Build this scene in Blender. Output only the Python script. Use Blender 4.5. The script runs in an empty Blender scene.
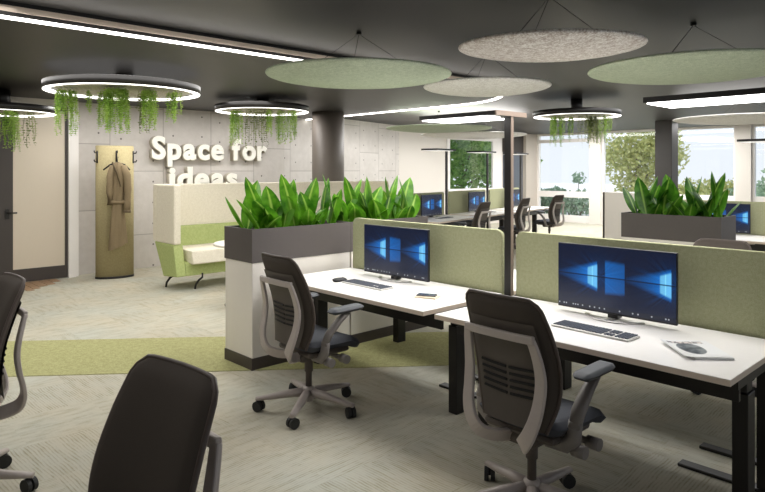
import bpy, math, random
from mathutils import Vector, Matrix
PI = math.pi
random.seed(7)
SC = bpy.context.scene
COL = SC.collection

# ------------------------------------------------------------------ nodes
class NT:
    def __init__(s, name):
        s.m = bpy.data.materials.new(name); s.m.use_nodes = True
        s.t = s.m.node_tree; s.n = s.t.nodes; s.l = s.t.links
        s.b = s.n['Principled BSDF']; s.out = s.n['Material Output']
    def new(s, typ, **kw):
        o = s.n.new(typ)
        for k, v in kw.items(): setattr(o, k, v)
        return o
    def put(s, sock, v):
        if isinstance(v, bpy.types.NodeSocket): s.l.new(v, sock)
        else: sock.default_value = v
    def math(s, op, a, b=0.0, c=None, clamp=False):
        o = s.new('ShaderNodeMath', operation=op, use_clamp=clamp)
        s.put(o.inputs[0], a); s.put(o.inputs[1], b)
        if c is not None: s.put(o.inputs[2], c)
        return o.outputs[0]
    def mix(s, f, a, b):
        o = s.new('ShaderNodeMix', data_type='RGBA')
        s.put(o.inputs[0], f); s.put(o.inputs[6], a); s.put(o.inputs[7], b)
        return o.outputs[2]
    def noise(s, scale, detail=3, vec=None, rough=0.55):
        o = s.new('ShaderNodeTexNoise'); o.inputs['Scale'].default_value = scale
        o.inputs['Detail'].default_value = detail; o.inputs['Roughness'].default_value = rough
        if vec is not None: s.l.new(vec, o.inputs['Vector'])
        return o.outputs['Fac']
    def obj(s): return s.new('ShaderNodeTexCoord').outputs['Object']
    def uv(s): return s.new('ShaderNodeTexCoord').outputs['UV']
    def sep(s, v):
        o = s.new('ShaderNodeSeparateXYZ'); s.l.new(v, o.inputs[0]); return o.outputs
    def comb(s, x, y, z):
        o = s.new('ShaderNodeCombineXYZ')
        for i, v in enumerate((x, y, z)): s.put(o.inputs[i], v)
        return o.outputs[0]
    def ramp(s, f, a, b):
        o = s.new('ShaderNodeMapRange'); o.clamp = True
        s.put(o.inputs[0], f); s.put(o.inputs[1], a); s.put(o.inputs[2], b)
        return o.outputs[0]
    def bump(s, h, strength=.3, dist=.01):
        o = s.new('ShaderNodeBump'); o.inputs['Strength'].default_value = strength
        o.inputs['Distance'].default_value = dist
        s.l.new(h, o.inputs['Height']); s.l.new(o.outputs[0], s.b.inputs['Normal'])
    def base(s, c, rough=.5, metal=0, spec=.5):
        s.put(s.b.inputs['Base Color'], c); s.put(s.b.inputs['Roughness'], rough)
        s.b.inputs['Metallic'].default_value = metal
        s.b.inputs['Specular IOR Level'].default_value = spec
        return s
    def emit(s, c, k):
        s.put(s.b.inputs['Emission Color'], c); s.put(s.b.inputs['Emission Strength'], k)
        return s

def srgb(r, g, b):
    f = lambda c: (c/255/12.92) if c/255 <= .04045 else ((c/255+.055)/1.055)**2.4
    return (f(r), f(g), f(b), 1)

def plain(name, c, rough=.5, metal=0, spec=.5, var=.06, scale=30, bump=0):
    t = NT(name); n = t.noise(scale, 4, t.obj())
    lo = tuple(x*(1-var) for x in c[:3])+(1,); hi = tuple(min(1, x*(1+var)) for x in c[:3])+(1,)
    t.base(t.mix(n, lo, hi), rough, metal, spec)
    if bump: t.bump(n, bump, .004)
    return t.m

def felt(name, c, c2, scale=260, speck=.35):
    t = NT(name); o = t.obj()
    n = t.noise(scale, 2, o); n2 = t.noise(scale*.25, 3, o)
    f = t.math('ADD', t.math('MULTIPLY', t.ramp(n, .35, .65), .6), t.math('MULTIPLY', t.ramp(n2, .35, .65), .4))
    t.base(t.mix(f, c, c2), .95, 0, .15); t.bump(n, speck, .003)
    return t.m

def emitter(name, c, k):
    t = NT(name); t.base(c, .5); t.emit(c, k); return t.m

def carpet_mat():
    t = NT('line_carpet'); o = t.obj(); x, y, z = t.sep(o)
    S = .5
    fx = t.math('FLOOR', t.math('DIVIDE', x, S)); fy = t.math('FLOOR', t.math('DIVIDE', y, S))
    wn = t.new('ShaderNodeTexWhiteNoise', noise_dimensions='2D'); t.l.new(t.comb(fx, fy, 0), wn.inputs['Vector'])
    sel = t.math('GREATER_THAN', wn.outputs['Value'], .5)
    wob = t.math('MULTIPLY', t.noise(2.2, 3, o), .06)
    ang = t.math('ADD', t.math('MULTIPLY', x, .999), t.math('MULTIPLY', y, .04))
    ang2 = t.math('ADD', t.math('MULTIPLY', y, .999), t.math('MULTIPLY', x, -.04))
    d = t.math('ADD', t.math('ADD', t.math('MULTIPLY', ang, sel), t.math('MULTIPLY', ang2, t.math('SUBTRACT', 1, sel))), wob)
    s1 = t.math('SINE', t.math('MULTIPLY', d, 2*PI/.018))
    line = t.ramp(s1, -.1, .8)
    # broken strokes along the lines
    br = t.ramp(t.noise(24, 3, o), .34, .56)
    line = t.math('MULTIPLY', line, t.math('ADD', t.math('MULTIPLY', br, .75), .25))
    blot = t.ramp(t.noise(1.7, 4, o), .35, .68)
    base = t.mix(blot, srgb(192, 185, 166), srgb(186, 186, 174))
    tone = t.mix(wn.outputs['Value'], (.96, .96, .96, 1), (1.03, 1.03, 1.03, 1))
    mm = t.new('ShaderNodeMix', data_type='RGBA', blend_type='MULTIPLY'); mm.inputs[0].default_value = 1
    t.l.new(base, mm.inputs[6]); t.l.new(tone, mm.inputs[7])
    st = t.new('ShaderNodeTexNoise'); st.inputs['Scale'].default_value = 1.0; st.inputs['Detail'].default_value = 4
    la = t.math('ADD', t.math('MULTIPLY', x, sel), t.math('MULTIPLY', y, t.math('SUBTRACT', 1, sel)))
    lb = t.math('ADD', t.math('MULTIPLY', y, sel), t.math('MULTIPLY', x, t.math('SUBTRACT', 1, sel)))
    t.l.new(t.comb(t.math('MULTIPLY', la, 26), t.math('MULTIPLY', lb, 5), t.math('MULTIPLY', wn.outputs['Value'], 50)), st.inputs['Vector'])
    line = t.math('MULTIPLY', line, t.ramp(st.outputs['Fac'], .3, .62))
    streak = t.ramp(st.outputs['Fac'], .48, .70)
    mm2 = t.mix(t.math('MULTIPLY', streak, .22), mm.outputs[2], srgb(140, 132, 100))
    c = t.mix(t.math('MULTIPLY', line, .42), mm2, srgb(112, 102, 72))
    t.base(c, .95, 0, .1)
    t.bump(t.math('ADD', line, t.noise(300, 1, o)), .25, .004)
    return t.m

def concrete_mat():
    t = NT('board_concrete'); o = t.obj(); x, y, z = t.sep(o)
    h = t.math('ADD', y, t.math('MULTIPLY', x, -.29))
    PW, PH = .86, 1.02
    u = t.math('FRACT', t.math('DIVIDE', t.math('ADD', h, 20.12), PW))
    col = t.math('FLOOR', t.math('DIVIDE', t.math('ADD', h, 20.12), PW))
    off = t.math('MULTIPLY', t.math('MODULO', col, 2), .42)
    v = t.math('FRACT', t.math('DIVIDE', t.math('ADD', t.math('ADD', z, 5.16), off), PH))
    eu = t.math('MULTIPLY', t.math('MINIMUM', u, t.math('SUBTRACT', 1, u)), PW)
    ev = t.math('MULTIPLY', t.math('MINIMUM', v, t.math('SUBTRACT', 1, v)), PH)
    seam = t.math('SUBTRACT', 1, t.ramp(t.math('MINIMUM', eu, ev), .003, .009))
    # tie holes: two columns, three rows to a board
    du = t.math('SUBTRACT', eu, .17)
    v3 = t.math('FRACT', t.math('MULTIPLY', v, 3))
    dv = t.math('MULTIPLY', t.math('SUBTRACT', v3, .5), PH/3)
    r = t.math('SQRT', t.math('ADD', t.math('MULTIPLY', du, du), t.math('MULTIPLY', dv, dv)))
    hole = t.math('SUBTRACT', 1, t.ramp(r, .011, .017))
    n1 = t.ramp(t.noise(1.3, 5, o), .3, .7); n2 = t.ramp(t.noise(9, 5, o), .35, .7)
    wn = t.new('ShaderNodeTexWhiteNoise', noise_dimensions='2D')
    t.l.new(t.comb(col, t.math('FLOOR', t.math('DIVIDE', t.math('ADD', t.math('ADD', z, 5.16), off), PH)), 0), wn.inputs['Vector'])
    f = t.math('ADD', t.math('MULTIPLY', n1, .45), t.math('ADD', t.math('MULTIPLY', n2, .25), t.math('MULTIPLY', wn.outputs['Value'], .3)))
    c = t.mix(f, srgb(192, 186, 180), srgb(220, 215, 210))
    c = t.mix(t.math('MULTIPLY', seam, .5), c, srgb(112, 106, 100))
    c = t.mix(t.math('MULTIPLY', hole, .85), c, srgb(60, 56, 52))
    t.base(c, .75, 0, .25); t.bump(t.math('SUBTRACT', n2, t.math('ADD', seam, hole)), .2, .006)
    return t.m

def leaf_mat(name, dark, mid, rib, rough=.35, rib_w=.10):
    t = NT(name); u, v, w = t.sep(t.uv())
    d = t.math('ABSOLUTE', t.math('SUBTRACT', u, .5))
    g = t.new('ShaderNodeObjectInfo').outputs['Random']
    n = t.noise(7, 3, t.obj())
    c = t.mix(t.ramp(n, .35, .65), dark, mid)
    c = t.mix(t.math('MULTIPLY', t.math('SUBTRACT', 1, t.ramp(d, .01, rib_w)), .8), c, rib)
    t.base(c, rough, 0, .4)
    tr = t.new('ShaderNodeBsdfTranslucent'); t.l.new(c, tr.inputs[0])
    ms = t.new('ShaderNodeMixShader'); ms.inputs[0].default_value = .42
    t.l.new(t.b.outputs[0], ms.inputs[1]); t.l.new(tr.outputs[0], ms.inputs[2]); t.l.new(ms.outputs[0], t.out.inputs[0])
    return t.m

def glass_mat():
    t = NT('window_glass')
    tr = t.new('ShaderNodeBsdfTransparent'); tr.inputs[0].default_value = (.97, .98, .98, 1)
    gl = t.new('ShaderNodeBsdfGlossy'); gl.inputs['Roughness'].default_value = .02
    lw = t.new('ShaderNodeLayerWeight'); lw.inputs[0].default_value = .5
    ms = t.new('ShaderNodeMixShader'); t.l.new(t.math('ADD', t.math('MULTIPLY', t.math('POWER', lw.outputs['Facing'], 5), .5), .03), ms.inputs[0])
    t.l.new(tr.outputs[0], ms.inputs[1]); t.l.new(gl.outputs[0], ms.inputs[2]); t.l.new(ms.outputs[0], t.out.inputs[0])
    return t.m

def screen_mat():
    t = NT('lit_display'); u, v, w = t.sep(t.uv())
    M = t.math
    def gauss(a, s): return M('EXPONENT', M('MULTIPLY', M('MULTIPLY', a, a), -1/(s*s)))
    def box(a, lo, hi, e=.006): return M('MULTIPLY', t.ramp(a, lo-e, lo+e), M('SUBTRACT', 1, t.ramp(a, hi-e, hi+e)))
    q = M('SUBTRACT', v, .53); aq = M('ABSOLUTE', q)
    def hero(right, left, vh):
        p = M('SUBTRACT', right, u)                       # distance left of the bright edge
        ins = M('GREATER_THAN', p, 0.0)
        grow = M('SUBTRACT', vh, M('MULTIPLY', p, .55))
        band = M('SUBTRACT', 1, t.ramp(aq, M('MULTIPLY', grow, .75), M('ADD', grow, .05)))
        fall = M('EXPONENT', M('MULTIPLY', p, -1/(right-left)))
        core = M('MULTIPLY', M('MULTIPLY', band, fall), ins)
        ang = M('DIVIDE', q, M('ADD', M('ABSOLUTE', M('ADD', p, .03)), .02))
        ns = t.new('ShaderNodeTexNoise', noise_dimensions='1D'); ns.inputs['Scale'].default_value = 2.6; ns.inputs['Detail'].default_value = 3
        t.l.new(ang, ns.inputs['W'])
        beams = M('MULTIPLY', t.ramp(ns.outputs['Fac'], .42, .72), M('MULTIPLY', gauss(q, .24), gauss(p, .20)))
        pane = M('MULTIPLY', box(u, right-.085, right), M('SUBTRACT', 1, t.ramp(aq, M('SUBTRACT', vh-.03, M('MULTIPLY', p, .7)), M('SUBTRACT', vh, M('MULTIPLY', p, .7)))))
        cross = M('MULTIPLY', M('SUBTRACT', 1, box(u, right-.047, right-.039, .003)), 1)
        glow = M('ADD', M('MULTIPLY', core, 1.05), M('MULTIPLY', beams, .32))
        return glow, M('MULTIPLY', pane, M('ADD', M('MULTIPLY', cross, -.45), 1.1))
    left = M('LESS_THAN', u, .60); right = M('SUBTRACT', 1, left)
    g1, p1 = hero(.36, .22, .20); g2, p2 = hero(.965, .83, .20)
    frag = M('MULTIPLY', box(u, .43, .598, .004), M('SUBTRACT', 1, t.ramp(aq, M('SUBTRACT', .27, M('MULTIPLY', u, .12)), M('SUBTRACT', .33, M('MULTIPLY', u, .12)))))
    frag = M('MULTIPLY', frag, M('SUBTRACT', 1, M('MULTIPLY', M('SUBTRACT', u, .43), 1.6)))
    glow = M('ADD', M('MULTIPLY', M('ADD', g1, M('MULTIPLY', frag, .42)), left), M('MULTIPLY', g2, right))
    pane = M('ADD', M('MULTIPLY', p1, left), M('MULTIPLY', p2, right))
    bar = M('SUBTRACT', 1, M('MULTIPLY', M('SUBTRACT', 1, t.ramp(aq, .006, .014)), .85))
    gap = M('SUBTRACT', 1, box(u, .597, .603, .001))
    glow = M('MULTIPLY', M('MULTIPLY', glow, bar), gap); pane = M('MULTIPLY', pane, bar)
    c = t.mix(M('MULTIPLY', glow, 1.0, clamp=True), (.004, .008, .028, 1), (.008, .22, .80, 1))
    c = t.mix(M('MULTIPLY', pane, .8, clamp=True), c, (.26, .78, 1, 1))
    # row of small light icons along the bottom
    cells = M('FRACT', M('MULTIPLY', u, 46))
    wn = t.new('ShaderNodeTexWhiteNoise', noise_dimensions='1D'); t.l.new(M('FLOOR', M('MULTIPLY', u, 46)), wn.inputs['W'])
    ic = M('MULTIPLY', M('MULTIPLY', box(cells, .25, .75, .08), box(v, .028, .048, .004)), M('GREATER_THAN', wn.outputs['Value'], .55))
    c = t.mix(t.math('LESS_THAN', v, .07), c, (.006, .009, .022, 1))
    c = t.mix(M('MULTIPLY', ic, .55), c, (.7, .75, .8, 1))
    t.base((.005, .006, .01, 1), .25, 0, .5); t.emit(c, .95)
    return t.m

M = {}
M['carpet'] = carpet_mat()
M['carpet_green'] = felt('green_carpet', srgb(148, 147, 100), srgb(180, 178, 130), 90, .3)
M['concrete'] = concrete_mat()
M['ceiling'] = plain('dark_ceiling_paint', srgb(45, 43, 41), .45, 0, .4, .05, 1.5)
M['trim_beige'] = plain('beige_trim', srgb(214, 198, 182), .5)
M['cap_tan'] = plain('tan_metal', srgb(134, 118, 106), .5)
M['black'] = plain('black_metal', srgb(34, 32, 31), .42, 0, .4)
M['column'] = plain('umber_column_paint', srgb(104, 96, 89), .55)
M['column_dark'] = plain('dark_column_paint', srgb(62, 58, 55), .5)
M['anthracite'] = plain('anthracite_laminate', srgb(92, 86, 84), .5, 0, .35)
M['plinth'] = plain('dark_plinth', srgb(72, 64, 60), .5)
M['white_lam'] = plain('white_laminate', srgb(236, 230, 222), .4, 0, .4, .02)
M['desk_white'] = plain('white_desktop', srgb(242, 239, 235), .35, 0, .4, .02)
M['edge_band'] = plain('cream_edge_band', srgb(226, 210, 194), .45, 0, .4, .04)
M['screen_felt'] = felt('sage_felt', srgb(158, 160, 124), srgb(184, 185, 152), 220)
M['green_disc'] = felt('green_felt_raft', srgb(168, 182, 158), srgb(208, 217, 196), 130)
M['grey_disc'] = felt('speckled_felt_raft', srgb(172, 156, 146), srgb(246, 244, 241), 85, .5)
M['white_disc'] = felt('pale_felt_raft', srgb(212, 208, 204), srgb(246, 245, 243), 90, .5)
M['chair_fabric'] = plain('dark_brown_upholstery', srgb(80, 73, 67), .85, 0, .2, .10, 400, .15)
M['chair_shell'] = plain('dark_back_shell', srgb(92, 85, 79), .55, 0, .35)
M['chair_lit_edge'] = plain('lit_back_rim', srgb(92, 82, 77), .5, 0, .35)  # lighter brown paints the light caught on the backrest edge
M['chair_seat'] = plain('slate_upholstery', srgb(72, 74, 80), .85, 0, .2, .1, 300, .15)
M['frame_grey'] = plain('warm_grey_frame', srgb(188, 178, 172), .45, .1, .5)
M['base_grey'] = plain('grey_base_metal', srgb(170, 160, 154), .45, .1, .5)
M['arm_grey'] = plain('grey_arm_plastic', srgb(128, 122, 118), .5, .05)
M['pad'] = plain('slate_arm_pad', srgb(76, 79, 84), .6)
M['rubber'] = plain('black_rubber', srgb(30, 30, 30), .6)
M['slot'] = plain('black_slot', srgb(16, 15, 15), .7)
M['silver'] = plain('brushed_silver', srgb(206, 202, 198), .3, .7)
M['key_body'] = plain('pale_keyboard_body', srgb(214, 212, 208), .4, .1)
M['keys'] = plain('slate_keys', srgb(66, 72, 84), .5)
M['bezel'] = plain('black_bezel', srgb(22, 24, 32), .3)
M['display'] = screen_mat()
M['light'] = emitter('white_diffuser', (1, .98, .95, 1), 7.0)
M['light_dim'] = emitter('dim_diffuser', (1, .98, .95, 1), .45)
M['light_ring'] = emitter('white_ring_diffuser', (1, .97, .92, 1), 2.6)
M['light_strip'] = emitter('white_strip_diffuser', (1, .96, .91, 1), 6.0)
M['letter'] = plain('cream_letter', srgb(250, 248, 238), .45, 0, .4, .01)
M['letter_side'] = plain('grey_letter_edge', srgb(190, 182, 166), .5)
M['rack'] = felt('olive_felt', srgb(158, 146, 110), srgb(182, 170, 132), 200)
M['coat'] = plain('tan_coat_cloth', srgb(138, 122, 96), .9, 0, .15, .12, 60, .2)
M['coat_dark'] = plain('dark_coat_lining', srgb(104, 90, 68), .9)
M['sofa_green'] = felt('leaf_green_upholstery', srgb(160, 174, 108), srgb(188, 198, 138), 120)
M['sofa_cream'] = felt('cream_upholstery', srgb(222, 214, 194), srgb(240, 233, 216), 120)
M['door_dark'] = plain('dark_door_paint', srgb(66, 60, 57), .5)
M['door_panel'] = plain('beige_door_glazing', srgb(214, 202, 184), .3, 0, .5, .02)
M['white_paint'] = plain('white_paint', srgb(236, 232, 228), .5, 0, .3, .02)
M['wall_white'] = plain('off_white_plaster', srgb(222, 216, 208), .7, 0, .25, .02)
M['pier'] = plain('taupe_pier_paint', srgb(196, 186, 174), .6)
M['dark_panel'] = plain('blue_grey_panel', srgb(92, 98, 108), .25, 0, .5)
M['wood'] = plain('brown_plank', srgb(158, 128, 98), .5, 0, .4, .25, 14)
M['soil'] = plain('dark_soil', srgb(48, 40, 32), .95, 0, .1, .3, 60, .6)
M['leaf_a'] = leaf_mat('glossy_leaf', srgb(48, 106, 20), srgb(112, 172, 44), srgb(184, 218, 104))
M['leaf_b'] = leaf_mat('dark_glossy_leaf', srgb(40, 90, 24), srgb(98, 160, 44), srgb(172, 212, 96))
M['vine'] = leaf_mat('trailing_vine', srgb(136, 178, 66), srgb(200, 224, 122), srgb(176, 212, 104), .5)
M['vine_dark'] = leaf_mat('dark_trailing_vine', srgb(112, 128, 72), srgb(180, 188, 130), srgb(120, 142, 82), .5)
M['tree_a'] = leaf_mat('hazy_tree_leaf', srgb(96, 144, 66), srgb(184, 214, 130), srgb(170, 205, 120), .5)  # these three leaf sets are painted pale to give the outdoor haze
M['tree_b'] = leaf_mat('hazy_yellow_tree_leaf', srgb(150, 164, 108), srgb(224, 222, 160), srgb(200, 200, 130), .5)
M['tree_c'] = leaf_mat('hazy_blue_green_tree_leaf', srgb(120, 150, 128), srgb(176, 198, 172), srgb(170, 190, 160), .5)
M['bark'] = plain('grey_bark', srgb(120, 108, 92), .9)
M['paving'] = plain('washed_out_paving', srgb(240, 240, 240), .9, 0, .1, .03, 3)  # near white, paints the washed-out glare over the ground outside
M['grid'] = None
def grid_mat():
    t = NT('woven_grid_panel'); x, y, z = t.sep(t.obj())
    a = t.math('SINE', t.math('MULTIPLY', t.math('ADD', x, y), 2*PI/.07))
    b = t.math('SINE', t.math('MULTIPLY', t.math('SUBTRACT', x, y), 2*PI/.07))
    f = t.ramp(t.math('MULTIPLY', a, b), -.3, .5)
    t.base(t.mix(f, srgb(120, 116, 98), srgb(206, 202, 178)), .7); return t.m
M['grid'] = grid_mat()
M['glass'] = glass_mat()
M['notebook'] = plain('beige_notebook', srgb(222, 204, 176), .6)
M['phone'] = plain('slate_glass', srgb(84, 96, 112), .15)
M['paper'] = plain('white_paper', srgb(240, 240, 238), .5, 0, .4, .01)
def cover_mat():
    t = NT('magazine_cover'); u, v, w = t.sep(t.uv())
    du = t.math('DIVIDE', t.math('SUBTRACT', u, .42), .27); dv = t.math('DIVIDE', t.math('SUBTRACT', v, .50), .33)
    r = t.math('SQRT', t.math('ADD', t.math('MULTIPLY', du, du), t.math('MULTIPLY', dv, dv)))
    n = t.noise(26, 5, t.obj())
    pic = t.mix(t.ramp(n, .35, .65), srgb(40, 50, 66), srgb(140, 146, 150))
    c = t.mix(t.ramp(r, .96, 1.02), pic, srgb(240, 240, 240))
    head = t.math('MULTIPLY', t.math('GREATER_THAN', v, .80), t.math('LESS_THAN', v, .92))
    hc = t.mix(t.math('GREATER_THAN', t.noise(40, 2, t.obj()), .5), srgb(222, 214, 208), srgb(120, 116, 118))
    c = t.mix(t.math('MULTIPLY', head, t.math('MULTIPLY', t.math('GREATER_THAN', u, .1), t.math('LESS_THAN', u, .85))), c, hc)
    t.base(c, .3, 0, .4); return t.m
M['cover'] = cover_mat()

# ------------------------------------------------------------------ mesh builder
class MB:
    def __init__(s): s.v = []; s.f = []; s.mi = []; s.uv = {}; s.sm = []
    def face(s, idx, mi=0, uv=None, smooth=False):
        if uv: s.uv[len(s.f)] = uv
        s.f.append(tuple(idx)); s.mi.append(mi); s.sm.append(smooth)
    def box(s, x0, x1, y0, y1, z0, z1, mi=0, mat=None):
        b = len(s.v)
        for z in (z0, z1):
            for x, y in ((x0, y0), (x1, y0), (x1, y1), (x0, y1)):
                p = Vector((x, y, z)); s.v.append(mat @ p if mat else p)
        for q in ((0, 3, 2, 1), (4, 5, 6, 7), (0, 1, 5, 4), (1, 2, 6, 5), (2, 3, 7, 6), (3, 0, 4, 7)):
            s.face([b+i for i in q], mi)
        return s
    def quadmesh(s, rings, close_u=False, caps=True, mi=0, smooth=True):
        b = len(s.v); n = len(rings[0])
        for r in rings: s.v.extend(Vector(p) for p in r)
        for i in range(len(rings)-1):
            for j in range(n if close_u else n-1):
                k = (j+1) % n
                s.face((b+i*n+j, b+i*n+k, b+(i+1)*n+k, b+(i+1)*n+j), mi, None, smooth)
        if caps and close_u:
            s.face([b+j for j in range(n)][::-1], mi); s.face([b+(len(rings)-1)*n+j for j in range(n)], mi)
        return s
    def tube(s, pts, rad, n=8, mi=0, flat=1.0, up=Vector((0, 0, 1)), smooth=True):
        pts = [Vector(p) for p in pts]; rings = []
        rs = rad if isinstance(rad, (list, tuple)) else [rad]*len(pts)
        for i, p in enumerate(pts):
            d = (pts[min(i+1, len(pts)-1)]-pts[max(i-1, 0)]).normalized()
            a = up.cross(d)
            if a.length < 1e-3: a = Vector((1, 0, 0)).cross(d)
            a.normalize(); c = d.cross(a).normalized()
            r = rs[i]; rx, ry = (r if isinstance(r, tuple) else (r, r*flat))
            rings.append([p+a*(rx*math.cos(2*PI*k/n))+c*(ry*math.sin(2*PI*k/n)) for k in range(n)])
        return s.quadmesh(rings, True, True, mi, smooth)
    def lathe(s, prof, n=32, cx=0, cy=0, mi=0, smooth=True, sx=1, sy=1):
        rings = [[(cx+r*sx*math.cos(2*PI*k/n), cy+r*sy*math.sin(2*PI*k/n), z) for k in range(n)] for r, z in prof]
        return s.quadmesh(rings, True, True, mi, smooth)
    def build(s, name, mats, parent=None, bevel=0, subsurf=0, smooth=None, seg=2):
        me = bpy.data.meshes.new(name); me.from_pydata([tuple(v) for v in s.v], [], s.f)
        for m in (mats if isinstance(mats, (list, tuple)) else [mats]): me.materials.append(m)
        me.polygons.foreach_set('material_index', s.mi)
        sm = s.sm if smooth is None else [smooth]*len(s.f)
        me.polygons.foreach_set('use_smooth', sm)
        if s.uv:
            ul = me.uv_layers.new(name='UVMap')
            for fi, uvs in s.uv.items():
                for li, c in zip(me.polygons[fi].loop_indices, uvs): ul.data[li].uv = c
        me.update()
        o = bpy.data.objects.new(name, me); COL.objects.link(o)
        if parent is not None: o.parent = parent
        if bevel:
            b = o.modifiers.new('bevel', 'BEVEL'); b.width = bevel; b.segments = seg; b.limit_method = 'ANGLE'; b.angle_limit = .6
        if subsurf:
            d = o.modifiers.new('smooth', 'SUBSURF'); d.levels = subsurf; d.render_levels = subsurf
        return o

def tag(o, label=None, cat=None, group=None, kind=None):
    for k, v in (('label', label), ('category', cat), ('group', group), ('kind', kind)):
        if v: o[k] = v
    return o
def thing(name, label, cat, loc=(0, 0, 0), rz=0, group=None):
    o = bpy.data.objects.new(name, None); COL.objects.link(o); o.empty_display_size = .1
    o.location = loc; o.rotation_euler = (0, 0, rz)
    return tag(o, label, cat, group)
def struct(name, mb, mat, parent=None, **kw):
    o = mb.build(name, mat, parent, **kw)
    if parent is None: o['kind'] = 'structure'
    return o
def dup(root, loc, rz, label, group=None):
    r = root.copy(); COL.objects.link(r); r.location = loc; r.rotation_euler = (0, 0, rz); r['label'] = label
    if group: r['group'] = group
    for ch in list(root.children):
        c = ch.copy(); COL.objects.link(c); c.parent = r
        for g in list(ch.children):
            d = g.copy(); COL.objects.link(d); d.parent = c
    return r
def B(*a, **k): return MB().box(*a, **k)

# ------------------------------------------------------------------ setting
ZC, ZL = 2.70, 2.60
WX = -10.0
struct('floor', B(-14.5, 5, -4.5, 17.2, -.1, 0), M['carpet'])
g = MB()
dv = Vector((2.45, 3.05)).normalized(); nv = Vector((-dv.y, dv.x))
p0 = Vector((-5.348, 2.982)); q0 = Vector((-4.373, 2.552))
pts = [p0+dv*-5.2, q0+dv*-4.8, q0+dv*4.6, p0+dv*3.9]
for z in (0.0, .004):
    for p in pts: g.v.append(Vector((p.x, p.y, z)))
g.face((4, 5, 6, 7)); g.face((0, 1, 5, 4)); g.face((1, 2, 6, 5)); g.face((2, 3, 7, 6)); g.face((3, 0, 4, 7))
struct('floor_green_carpet_band', g, M['carpet_green'])
struct('ceiling', B(-14.5, 5, -4.5, 17.2, ZC, ZC+.15), M['ceiling'])

# lowered ceiling over the lobby: straight edge along Y, rounded corner, straight edge along X
def track_path(off=0.0, n=18):
    X0, Y0, R = -4.71, 7.56, 1.5
    pts = [Vector((X0+off, -4.4)), Vector((X0+off, Y0-R))]
    for k in range(1, n+1):
        a = PI/2*k/n; pts.append(Vector((X0-R+(R+off)*math.cos(a), Y0-R+(R+off)*math.sin(a))))
    pts.append(Vector((-10.2, Y0+off)))
    return pts
def ribbon(o0, o1, z0, z1):
    a = track_path(o0); b = track_path(o1); rings = []
    for p, q in zip(a, b): rings.append([(p.x, p.y, z0), (q.x, q.y, z0), (q.x, q.y, z1), (p.x, p.y, z1)])
    return MB().quadmesh(rings, True, True, 0, False)
low = MB(); pp = track_path(-.045); base = len(low.v)
poly = [Vector((-14.4, -4.4))]+pp+[Vector((-14.4, 7.56-.045))]
for z in (ZL, ZC): low.v.extend(Vector((p.x, p.y, z)) for p in poly)
n = len(poly); low.face(list(range(n))[::-1]); low.face(range(n, 2*n))
for i in range(n): low.face((i, (i+1) % n, n+(i+1) % n, n+i))
struct('ceiling_lobby', low, M['ceiling'])
tr = thing('strip_light', 'long white strip light curving around the edge of the lowered lobby ceiling', 'light', (-4.71, 0, ZL))
def child_at(o, par):
    o.matrix_parent_inverse = Matrix.Translation(par.location).inverted(); return o
for nm, args, m in (('diffuser', (-.024, .020, ZL-.020, ZL-.005), 'light_strip'),):
    child_at(ribbon(*args).build(nm, M[m], tr), tr)
child_at(ribbon(-.044, -.004, ZL-.004, ZL+.03).build('housing', M['black'], tr), tr)
child_at(ribbon(-.044, .002, ZL+.03, ZL+.07).build('cover_trim', M['trim_beige'], tr), tr)
child_at(ribbon(-.044, -.006, ZL+.07, ZC).build('painted_shadow_gap', M['black'], tr), tr)  # black strip paints the shadow line below the main ceiling

# walls
struct('wall_left', B(WX-.3, WX, 3.10, 6.9, 0, ZC), M['concrete'])
def slab(a, b, z0, z1, t=.3):
    a = Vector(a); b = Vector(b); d = (b-a).normalized(); nn = Vector((-d.y, d.x))*t
    m = MB()
    for z in (z0, z1):
        for p in (a, b, b+nn, a+nn): m.v.append(Vector((p.x, p.y, z)))
    for q in ((0, 3, 2, 1), (4, 5, 6, 7), (0, 1, 5, 4), (1, 2, 6, 5), (2, 3, 7, 6), (3, 0, 4, 7)): m.face(q)
    return m
struct('wall_left_bend', slab((WX, 6.9), (-11.2, 11.2), 0, ZC), M['concrete'])
w3 = MB(); x0, x1 = -11.5, -11.2
w3.box(x0, x1, 11.2, 13.1, 0, ZC); w3.box(x0, x1, 15.5, 17.5, 0, ZC); w3.box(x0, x1, 13.1, 15.5, 0, 1.0); w3.box(x0, x1, 13.1, 15.5, 2.52, ZC)
struct('wall_left_far', w3, M['wall_white'])
w = MB(); w.box(-11.22, -11.16, 13.02, 13.14, 1.0, 2.52); w.box(-11.22, -11.16, 15.08, 15.5, 1.0, 2.52); w.box(-11.22, -11.16, 13.14, 15.08, 2.42, 2.52); w.box(-11.22, -11.10, 13.02, 15.5, .98, 1.06)
wo = struct('window_1', w, M['white_paint'])
B(-11.21, -11.20, 13.14, 15.08, 1.06, 2.42).build('pane', M['glass'], wo)
# dark glazed panel and pier in the far corner
dp = struct('trim_1', B(-11.2, -11.12, 15.62, 16.55, .1, 2.12), M['dark_panel'])
B(-11.2, -11.1, 15.6, 16.6, 2.12, 2.70).build('dark_head', M['door_dark'], dp)
struct('trim_2', B(-11.2, -11.0, 16.56, 17.2, 0, ZC), M['pier'])
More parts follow.
